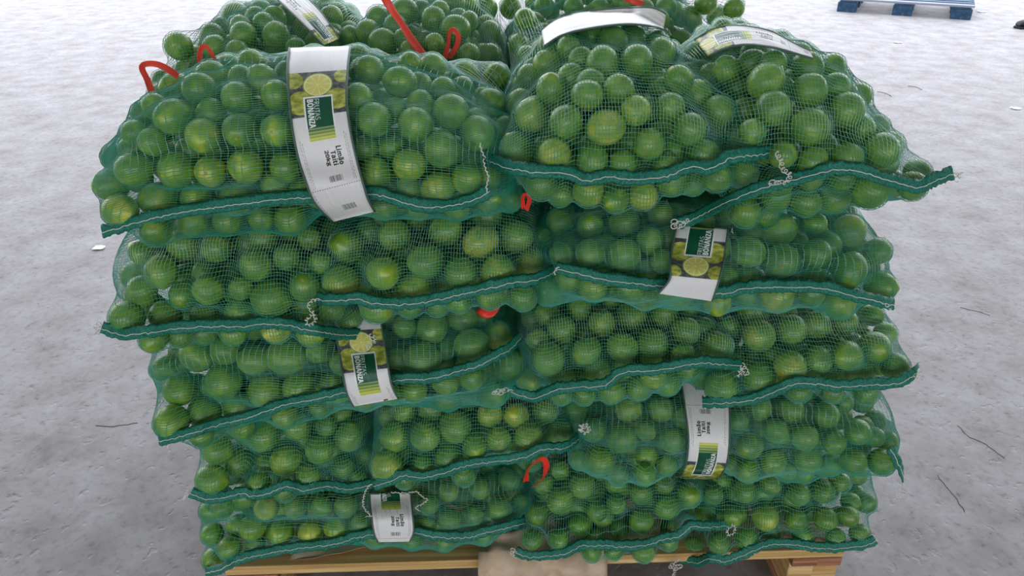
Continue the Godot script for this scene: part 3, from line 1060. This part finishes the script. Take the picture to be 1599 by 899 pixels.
func add_band(b: Bag, root: Node3D, origin: Vector3) -> void:
	if b.band.is_empty():
		return
	var rows := b.band.size() / 4
	var lp := PackedVector3Array()
	var rp := PackedVector3Array()
	for k in rows:
		lp.append(Vector3(b.band[4 * k], b.band[4 * k + 1], 0))
		rp.append(Vector3(b.band[4 * k + 2], b.band[4 * k + 3], 0))
	var nl := 40
	var cl := Curve3D.new()
	var cr := Curve3D.new()
	for k in rows:
		for e in [[cl, lp], [cr, rp]]:
			var t: Vector3 = (e[1][mini(k + 1, rows - 1)] - e[1][maxi(k - 1, 0)]) / 6.0
			e[0].add_point(e[1][k], -t, t)
	var nc := 10
	var grid := PackedVector3Array()
	var uv := PackedVector2Array()
	for i in nl + 1:
		var f := float(i) / nl
		var a := cl.sample_baked(cl.get_baked_length() * f)
		var z := cr.sample_baked(cr.get_baked_length() * f)
		for j in nc + 1:
			var q := a.lerp(z, float(j) / nc)
			var d := view_ray(q.x, q.y).normalized()
			var p := b.hit(EYE, d, -0.0035)
			var near := 1e9
			for k in range(0, b.hem.size() - 2, 2):
				var c := Geometry2D.get_closest_point_to_segment(Vector2(q.x, q.y), Vector2(b.hem[k], b.hem[k + 1]), Vector2(b.hem[k + 2], b.hem[k + 3]))
				near = minf(near, c.distance_to(Vector2(q.x, q.y)))
			p -= d * (0.03 * (1.0 - smoothstep(16.0, 60.0, near)))
			p -= d * (0.0025 + 0.0015 * noise.get_noise_2d(j * 0.9 + b.xm * 50.0, i * 0.25))
			grid.append(p - origin)
			var along := lerpf(b.band_v.x, b.band_v.y, f) / 4.0
			uv.append(Vector2(float(j) / nc if b.band_v.y > b.band_v.x else 1.0 - float(j) / nc, along))
	var w := nc + 1
	for it in 2:                       # film does not follow dips
		var c := grid.duplicate()
		for i in range(1, nl):
			for j in w:
				c[i * w + j] = (grid[(i - 1) * w + j] + grid[(i + 1) * w + j] + grid[i * w + j] * 2.0) / 4.0
		grid = c
	part("printed_band", thick_sheet(grid, uv, w, 0.0007), M.print, root)
	for s in 2:
		var e := PackedVector3Array()
		for i in nl + 1:
			e.append(grid[i * w + s * nc])
		part("band_edge", tube(e, 0.0017), M.band_edge, root)


# A sheet with thickness from a grid of points w wide.
func thick_sheet(grid: PackedVector3Array, uv: PackedVector2Array, w: int, thick: float) -> ArrayMesh:
	var rows := grid.size() / w
	var v := PackedVector3Array()
	var t := PackedVector2Array()
	var ix := PackedInt32Array()
	for s in 2:
		for i in rows:
			for j in w:
				var dx := grid[i * w + mini(j + 1, w - 1)] - grid[i * w + maxi(j - 1, 0)]
				var dy := grid[mini(i + 1, rows - 1) * w + j] - grid[maxi(i - 1, 0) * w + j]
				var nor := dy.cross(dx).normalized()
				v.append(grid[i * w + j] + nor * thick * (0.5 - s))
				t.append(uv[i * w + j])
	var off := rows * w
	for i in rows - 1:
		for j in w - 1:
			var a := i * w + j
			ix.append_array([a, a + w, a + 1, a + 1, a + w, a + w + 1])
			ix.append_array([off + a, off + a + 1, off + a + w, off + a + 1, off + a + w + 1, off + a + w])
	for i in rows - 1:
		for j in [0, w - 1]:
			var a: int = i * w + j
			ix.append_array([a, off + a, a + w, a + w, off + a, off + a + w])
	for j in w - 1:
		for i in [0, rows - 1]:
			var a: int = i * w + j
			ix.append_array([a, a + 1, off + a, a + 1, off + a + 1, off + a])
	var st := SurfaceTool.new()
	st.create_from(sheet_mesh(v, PackedVector3Array(), t, ix), 0)
	st.generate_normals()
	return st.commit()


# A strip of red film along pixel points that lie on the plane z.
func add_tie(root: Node3D, origin: Vector3, z: float, px: Array, width: float, tilt := 0.0) -> void:
	var p := PackedVector3Array()
	var n := px.size() / 2
	for k in n:
		p.append(on_z(px[2 * k], px[2 * k + 1], z + tilt * sin(PI * k / maxi(n - 1, 1))) - origin)
	var path := smooth_path(p, 0.004)
	var across := PackedVector3Array()
	var outd := PackedVector3Array()
	for i in path.size():
		var t := (path[mini(i + 1, path.size() - 1)] - path[maxi(i - 1, 0)]).normalized()
		var o := Vector3(0.25, 0.35, 0.9).rotated(t, 0.9 * sin(i * 0.12))
		o = (o - t * o.dot(t)).normalized()
		across.append(t.cross(o))
		outd.append(o)
	var grid := PackedVector3Array()
	var uv := PackedVector2Array()
	for i in path.size():
		for j in 5:
			var f := (j - 2) / 4.0
			grid.append(path[i] + across[i] * width * f + outd[i] * width * 0.3 * (f * f - 0.1))
			uv.append(Vector2(f, i))
	var o := part("tie", thick_sheet(grid, uv, 5, 0.0006), M.tie, root)
	o.set_meta("label", "red plastic tie strip")


# The loose end of a chain stitch: a thread looping along pixel points on the plane z.
func add_loose(root: Node3D, origin: Vector3, z: float, px: Array, loop := 0.0032) -> void:
	var p := PackedVector3Array()
	for k in px.size() / 2:
		p.append(on_z(px[2 * k], px[2 * k + 1], z) - origin)
	var path := smooth_path(p, 0.0009)
	var q := PackedVector3Array()
	for i in path.size():
		var a := i * 0.9
		q.append(path[i] + Vector3(cos(a) * loop, sin(a) * loop * 0.9, sin(a * 0.5) * loop * 0.6))
	part("loose_thread", tube(q, 0.0008, 4), M.thread, root)


func build_bags() -> void:
	var bags := bag_list()
	var roots := {}
	var ranked := []
	for b: Bag in bags:
		place_limes(b)
		remember(b)
		ranked.append_array(b.placed)
	for b: Bag in bags:
		fill_bag(b)
	ranked.sort_custom(func(p, q): return p[5] > q[5] if p[5] != q[5] else p[3] < q[3])
	var solo := {}
	for k in mini(SOLO_LIMES, ranked.size()):
		solo["%d %d" % [ranked[k][3], ranked[k][4]]] = true
	for b: Bag in bags:
		var root := base("mesh_bag", Vector3(b.xm, b.bot, b.zf - b.c))
		tag(root, b.label, "bag", "stacked mesh bags of limes")
		roots[b.id] = root
		var net := part("netting", make_net(b, root.position), M.net, root)
		net.set_meta("kind", "stuff")
		add_hem(b, root, root.position)
		add_band(b, root, root.position)
		lime_objects(b, solo)
	ties_and_threads(roots)
	# the bags at the back of the lower layers carry the back of the top one
	for layer in range(1, 5):
		var k := 0
		for id in ["X1", "X2", "X3"]:
			var src: Node3D = roots[id]
			var c: Node3D = Node3D.new()
			c.name = numbered("mesh_bag")
			add_child(c, true)
			var drop: float = LAYER_BOT[0] - LAYER_BOT[layer]
			var s: float = (LAYER_TOP[layer] - LAYER_BOT[layer]) / 0.28
			c.position = src.position + Vector3(0, -drop, 0)
			c.scale = Vector3(0.97, s, 1.0)
			tag(c, "green mesh bag of limes at the back of the stack, %s layer, %s" % [["", "second", "third", "fourth", "bottom"][layer], ["left", "middle", "right"][k]], "bag", "mesh bags at the back of the stack")
			var nt: MeshInstance3D = src.get_node("netting")
			var o := part("netting", nt.mesh, M.net, c)
			o.set_meta("kind", "stuff")
			for b: Bag in bags:
				if b.id == id:
					for q in b.placed:
						var rel: Vector3 = (q[0] - src.position) * c.scale
						var t := Transform3D(random_turn().scaled(Vector3.ONE * q[1] * 0.9), c.position + rel)
						loose_limes.append([t, 0, q[6]])
			k += 1
	loose_lime_mass()


const ROWS := ["bottom row", "second row up", "third row up", "fourth row up", "fifth row up", "sixth row up", "seventh row up"]
const NTH := ["first", "second", "third", "fourth", "fifth", "sixth", "seventh", "eighth", "ninth", "tenth", "eleventh", "twelfth", "thirteenth", "fourteenth"]


func lime_objects(b: Bag, solo: Dictionary) -> void:
	var mine := []
	for q in b.placed:
		if q[2] and solo.has("%d %d" % [q[3], q[4]]):
			mine.append(q)
		else:
			loose_limes.append([Transform3D(random_turn().scaled(Vector3.ONE * q[1] * 0.97), q[0]), rng.randi() % 4, q[6] + 3 * (rng.randi() % 2)])
	# rows by height in the picture
	mine.sort_custom(func(p, q): return p[4] > q[4])
	var rows := []
	var edge := 1e9
	for q in mine:
		if edge - q[4] > 34.0 * b.limes[2] / 26.0:
			rows.append([])
			edge = q[4]
		rows[-1].append(q)
	for k in rows.size():
		rows[k].sort_custom(func(p, q): return p[3] < q[3])
		for j in rows[k].size():
			var q: Array = rows[k][j]
			var look: String = ["dark green", "green", "yellowing green"][q[6]]
			var o := MeshInstance3D.new()
			o.name = numbered("lime")
			o.mesh = lime_shapes[rng.randi() % 4]
			o.material_override = M.lime[q[6] + 3 * (rng.randi() % 2)]
			add_child(o, true)
			var turn := random_turn()
			o.transform = Transform3D(turn.scaled(Vector3.ONE * q[1] * 0.98), q[0])
			var place: String = "%s from left in %s" % [NTH[mini(j, 13)], ROWS[mini(k, 6)]] if rows[k].size() > 1 else "alone in %s" % ROWS[mini(k, 6)]
			tag(o, "%s lime, %s, %s" % [look, place, b.where], "lime", "limes in the %s" % b.where)
			var pole := turn * Vector3.DOWN
			if pole.dot((EYE - q[0]).normalized()) > 0.55:
				var s := part("stem_scar", M.scar_mesh, M.scar, o)
				s.rotation = Vector3(PI, 0, 0)
				s.position = Vector3(0, -1.0 if o.mesh != lime_shapes[3] else -1.1, 0)


func loose_lime_mass() -> void:
	var mm := MultiMesh.new()
	mm.transform_format = MultiMesh.TRANSFORM_3D
	mm.use_colors = true
	mm.mesh = lime_shapes[0]
	mm.instance_count = loose_limes.size()
	for k in loose_limes.size():
		mm.set_instance_transform(k, loose_limes[k][0])
		var v := rng.randf_range(0.72, 1.0)
		mm.set_instance_color(k, Color(v * rng.randf_range(0.8, 1.0), v, v * 0.9))
	var o := MultiMeshInstance3D.new()
	o.name = numbered("packed_limes")
	o.multimesh = mm
	o.material_override = M.lime_mass
	add_child(o, true)
	tag(o, "green limes packed deeper inside the mesh bags, showing between the front ones", "limes", "", "stuff")


func ties_and_threads(roots: Dictionary) -> void:
	var at := func(id: String) -> Vector3: return roots[id].position
	add_tie(roots.T1, at.call("T1"), -0.11, [238, 146, 230, 125, 222, 108, 226, 100, 245, 100, 262, 108, 278, 119], 0.010, 0.03)
	add_tie(roots.T1, at.call("T1"), -0.17, [313, 102, 312, 84, 317, 72, 326, 76, 333, 88, 340, 100], 0.008, 0.02)
	add_tie(roots.X2, at.call("X2"), -0.36, [598, -8, 610, 12, 628, 38, 645, 65, 666, 92], 0.014, 0.01)
	add_tie(roots.X2, at.call("X2"), -0.36, [694, 92, 699, 70, 702, 50, 708, 46, 716, 58, 712, 74, 702, 90], 0.010, 0.02)
	add_tie(roots.X3, at.call("X3"), -0.50, [975, -4, 990, 2, 1004, 6], 0.012, 0.01)
	add_tie(roots.T2, at.call("T2"), -0.03, [817, 326, 816, 310, 820, 302, 827, 310, 822, 328], 0.007, 0.01)
	add_tie(roots.U1, at.call("U1"), -0.02, [748, 482, 758, 490, 770, 488, 778, 476], 0.014, 0.01)
	add_tie(roots.W1, at.call("W1"), -0.03, [821, 752, 823, 735, 835, 722, 848, 716, 853, 728, 848, 746, 832, 760], 0.012, 0.02)
	add_loose(roots.T2, at.call("T2"), 0.062, [1212, 238, 1220, 252, 1222, 264, 1233, 272, 1230, 283, 1218, 285, 1208, 284, 1200, 289])
	add_loose(roots.T2, at.call("T2"), 0.062, [757, 246, 752, 236, 749, 224], 0.001)
	add_loose(roots.T2, at.call("T2"), 0.062, [755, 248, 758, 262, 763, 276, 760, 292, 762, 300], 0.001)
	add_loose(roots.T3, at.call("T3"), 0.066, [1062, 348, 1052, 346, 1052, 354, 1064, 352, 1075, 342])
	add_loose(roots.T3, at.call("T3"), 0.02, [1487, 271, 1495, 273, 1500, 270, 1493, 283], 0.003)
	add_loose(roots.S1, at.call("S1"), 0.03, [160, 511, 153, 505, 148, 512, 154, 517, 150, 522], 0.003)
	add_loose(roots.S1, at.call("S1"), 0.045, [577, 522, 584, 526, 586, 533, 578, 535, 574, 545], 0.0025)
	add_loose(roots.S2, at.call("S2"), 0.05, [497, 467, 486, 471, 482, 479, 489, 488, 493, 500, 482, 508, 478, 500, 488, 490], 0.0022)
	add_loose(roots.S2, at.call("S2"), 0.05, [872, 417, 868, 422, 866, 430], 0.0015)
	add_loose(roots.S3, at.call("S3"), 0.03, [1370, 472, 1380, 473, 1386, 478, 1391, 483], 0.002)
	add_loose(roots.U2, at.call("U2"), 0.035, [798, 610, 790, 608, 778, 610, 770, 613, 780, 614, 788, 611], 0.003)
	add_loose(roots.U2, at.call("U2"), 0.035, [1157, 570, 1160, 580, 1152, 588, 1158, 575, 1164, 585, 1168, 582, 1160, 568], 0.0018)
	add_loose(roots.U3, at.call("U3"), 0.02, [1434, 575, 1436, 583, 1430, 590, 1437, 578], 0.003)
	add_loose(roots.U1, at.call("U1"), 0.0, [264, 694, 264, 700, 267, 706], 0.002)
	add_loose(roots.V1, at.call("V1"), 0.005, [299, 768, 294, 766, 290, 776, 287, 779, 293, 770], 0.0022)
	add_loose(roots.V1, at.call("V1"), 0.02, [580, 756, 574, 762, 569, 774, 568, 790, 575, 800, 580, 806, 572, 806], 0.0016)
	add_loose(roots.V2, at.call("V2"), 0.02, [610, 768, 635, 769, 650, 767, 660, 775, 668, 780, 658, 788, 650, 792, 656, 798], 0.0014)
	add_loose(roots.V2, at.call("V2"), 0.02, [905, 672, 908, 664, 917, 664, 920, 672, 912, 676, 906, 670, 914, 667], 0.003)
	add_loose(roots.V3, at.call("V3"), -0.02, [1410, 748, 1410, 758, 1400, 766, 1402, 773, 1412, 776, 1400, 778, 1390, 783], 0.0018)
	add_loose(roots.W2, at.call("W2"), -0.005, [805, 862, 800, 858, 800, 866, 806, 868], 0.003)
	add_loose(roots.W2, at.call("W2"), -0.005, [1142, 818, 1148, 822, 1146, 832, 1138, 836, 1135, 828, 1141, 822], 0.002)
	add_loose(roots.W3, at.call("W3"), -0.02, [1062, 872, 1052, 880, 1046, 884, 1056, 888, 1064, 884, 1055, 882, 1054, 890, 1052, 899], 0.0028)
	add_loose(roots.W3, at.call("W3"), -0.03, [1367, 842, 1370, 843, 1366, 846], 0.002)


# ------------------------------------------------------------------ pallet, floor, shed

func build_pallet() -> void:
	var root := base("pallet", Vector3(0.033, 0.0, -0.53))
	root.rotation.y = deg_to_rad(2.2)
	tag(root, "pale pine block pallet under the stack of lime bags", "pallet")
	var w := 1.22
	var d := 1.0
	var front := d / 2.0
	var top := 0.146
	for k in 7:
		var bw := 0.1
		var z := front - bw / 2 - k * (d - bw) / 6.0
		var o := part("deck_board", chamfer_box(Vector3(w, 0.022, bw), 0.0015), M.pine, root)
		o.position = Vector3(0, top - 0.011, z)
	for x in [-1, 0, 1]:
		for z in [-1, 0, 1]:
			var bx := part("block", chamfer_box(Vector3(0.1, 0.078, 0.1), 0.002), M.pine, root)
			bx.position = Vector3(x * (w / 2 - 0.05), 0.022 + 0.039, z * (front - 0.06))
		var st := part("stringer_board", chamfer_box(Vector3(0.1, 0.022, d), 0.0015), M.redwood, root)
		st.position = Vector3(x * (w / 2 - 0.05), 0.111, 0)
		var bt := part("bottom_board", chamfer_box(Vector3(0.1, 0.022, d), 0.0015), M.redwood, root)
		bt.position = Vector3(x * (w / 2 - 0.05), 0.011, 0)
	# thin tan sheets between the bags and the pallet, lapping over its front edge
	var s1 := drape(-0.065, 0.185, 0.075, 21)
	tag(s1, "crumpled tan sheet hanging over the middle of the pallet front", "sheet")
	var s2 := drape(-0.43, -0.10, 0.0, 33)
	tag(s2, "thin tan sheet flap lapping the pallet edge under the left bag", "sheet")


func drape(x0: float, x1: float, fall: float, seed_: int) -> MeshInstance3D:
	var n := FastNoiseLite.new()
	n.seed = seed_
	n.frequency = 1.0
	n.fractal_octaves = 2
	var w := 33
	var grid := PackedVector3Array()
	var uv := PackedVector2Array()
	var rows := 26
	for i in rows:
		for j in w:
			var f := float(j) / (w - 1)
			var x := lerpf(x0, x1, f)
			var edge := -0.03 - 0.038 * (x + 0.0)
			var s := -0.10 + (0.10 + (fall if fall > 0.0 else -0.028 + 0.02 * cos(PI * f * 1.3))) * i / (rows - 1.0)
			var p := Vector3(x, 0.149, edge + s) if s < 0 else Vector3(x, 0.149 - s, edge + 0.004)
			if absf(s) < 0.012:
				var a := (s + 0.012) / 0.024 * PI / 2
				p = Vector3(x, 0.149 - 0.012 + 0.012 * cos(a), edge - 0.008 + 0.012 * sin(a))
			var lump := n.get_noise_2d(x * 15.0, s * 13.0) * 0.5 + 0.5
			p += (Vector3(0, 0.3, 1.0) if s > 0 else Vector3(0, 1, 0.2)) * (0.034 * lump * (1.0 if fall > 0.03 else 0.3) + 0.002)
			grid.append(p)
			uv.append(Vector2(f, float(i) / rows))
	return part("cloth_sheet", thick_sheet(grid, uv, w, 0.0008), M.sheet)


func slab(called: String, size: Vector3, at: Vector3, m: Material) -> MeshInstance3D:
	var b := BoxMesh.new()
	b.size = size
	var o := part(called, b, m)
	o.position = at
	o.set_meta("kind", "structure")
	return o


func build_shell() -> void:
	var ground := slab("floor", Vector3(60, 0.3, 70), Vector3(0, -0.15, -18), M.concrete)
	for c in [[1496, 664, 1515, 682, 1540, 694, 1570, 716], [1464, 742, 1474, 757, 1490, 775, 1506, 799], [150, 664, 180, 665, 216, 660], [1500, 480, 1530, 487, 1546, 492]]:
		var line := PackedVector3Array()
		for k in range(0, c.size(), 2):
			line.append(on_y(c[k], c[k + 1], 0.0005) + Vector3(0, 0.15, 18))
		var fine := smooth_path(line, 0.012)
		for k in fine.size():
			fine[k] += Vector3(noise.get_noise_2d(k * 0.8, c[0]), 0, noise.get_noise_2d(k * 0.8, c[1])) * 0.006
		part("crack", tube(fine, 0.0009, 4), M.twig, ground)
	slab("ceiling", Vector3(28.4, 0.2, 20), Vector3(0, 5.6, 6.0), M.roof)
	slab("wall_left", Vector3(0.2, 5.5, 20), Vector3(-14.1, 2.75, 6.0), M.roof)
	slab("wall_right", Vector3(0.2, 5.5, 20), Vector3(14.1, 2.75, 6.0), M.roof)


func build_background() -> void:
	# blue pallet far off at the upper right
	var at := on_y(1507, 31, 0.0)
	var root := base("pallet", at)
	root.rotation.y = deg_to_rad(-27.0)
	tag(root, "blue painted pallet lying empty on the far floor", "pallet")
	for x in 3:
		for z in 3:
			var o := part("block", chamfer_box(Vector3(0.2, 0.1, 0.14), 0.004), M.blue, root)
			o.position = Vector3(-0.05 - x * 0.57, 0.05, -0.07 - z * 0.43)
		var r := part("stringer_board", chamfer_box(Vector3(0.16, 0.022, 1.0), 0.003), M.blue, root)
		r.position = Vector3(-0.05 - x * 0.57, 0.111, -0.5)
	for z in 6:
		var d := part("deck_board", chamfer_box(Vector3(1.36, 0.022, 0.11), 0.003), M.blue if z else M.greyboard, root)
		d.position = Vector3(-0.62, 0.133, -0.055 - z * 0.178)
	# shoe at the right edge
	var sp := on_y(1606, 44, 0.0)
	var sh := base("shoe", sp)
	sh.rotation.y = deg_to_rad(12.0)
	tag(sh, "dark shoe and trouser hem at the right edge of the floor", "shoe")
	var prof := [[-0.14, 0.03, 0.03], [-0.125, 0.043, 0.05], [-0.08, 0.05, 0.06], [-0.03, 0.046, 0.075], [0.02, 0.042, 0.10], [0.08, 0.040, 0.11], [0.12, 0.038, 0.10], [0.14, 0.024, 0.08]]
	var v := PackedVector3Array()
	var ix := PackedInt32Array()
	for i in prof.size():
		for k in 12:
			var a := TAU * k / 12
			v.append(Vector3(prof[i][0], 0.022 + maxf(0.0, prof[i][2] * (0.5 + 0.5 * sin(a))), prof[i][1] * cos(a)))
	for i in prof.size() - 1:
		for k in 12:
			var p := i * 12 + k
			var q := i * 12 + (k + 1) % 12
			ix.append_array([p, q, p + 12, q, q + 12, p + 12])
	for k in range(1, 11):
		ix.append_array([0, k + 1, k])
		var e := (prof.size() - 1) * 12
		ix.append_array([e, e + k, e + k + 1])
	var st := SurfaceTool.new()
	st.create_from(sheet_mesh(v, PackedVector3Array(), PackedVector2Array(), ix), 0)
	st.generate_normals()
	part("upper", st.commit(), M.shoe, sh)
	var so := part("sole", chamfer_box(Vector3(0.29, 0.024, 0.098), 0.008), M.sole, sh)
	so.position = Vector3(0, 0.012, 0)
	# scraps on the floor
	for s in [[1586, 170, 0.03, "larger white paper scrap on the floor at the right edge"], [1402, 67, 0.035, "white paper scrap on the floor below the blue pallet"], [1533, 19, 0.045, "white paper scrap on the floor beside the blue pallet"], [155, 388, 0.022, "white paper scrap on the floor left of the stack"]]:
		var p := on_y(s[0], s[1], 0.0)
		var g := PackedVector3Array()
		var uv := PackedVector2Array()
		for i in 5:
			for j in 5:
				g.append(Vector3((j - 2) * s[2] * 0.5, 0.004 + 0.35 * s[2] * absf(noise.get_noise_2d(i * 3.1 + s[0], j * 2.7)), (i - 2) * s[2] * 0.35 * (1.0 + 0.3 * sin(j))))
				uv.append(Vector2(i, j))
		var o := part("paper_scrap", thick_sheet(g, uv, 5, 0.0006), M.paper)
		o.position = p
		tag(o, s[3], "scrap", "paper scraps on the floor")
	for s in [[1418, 134, 1440, 140, "dry straw lying on the floor right of the stack, below the blue pallet"], [1370, 143, 1392, 150, "dry straw lying on the floor just right of the top bag"]]:
		var a := on_y(s[0], s[1], 0.004)
		var z := on_y(s[2], s[3], 0.003)
		var o := part("straw", tube(smooth_path(PackedVector3Array([Vector3.ZERO, (z - a) * 0.5 + Vector3(0, 0.006, 0.004), z - a]), 0.01), 0.0022), M.twig)
		o.position = a
		tag(o, s[4], "straw", "straws on the floor")
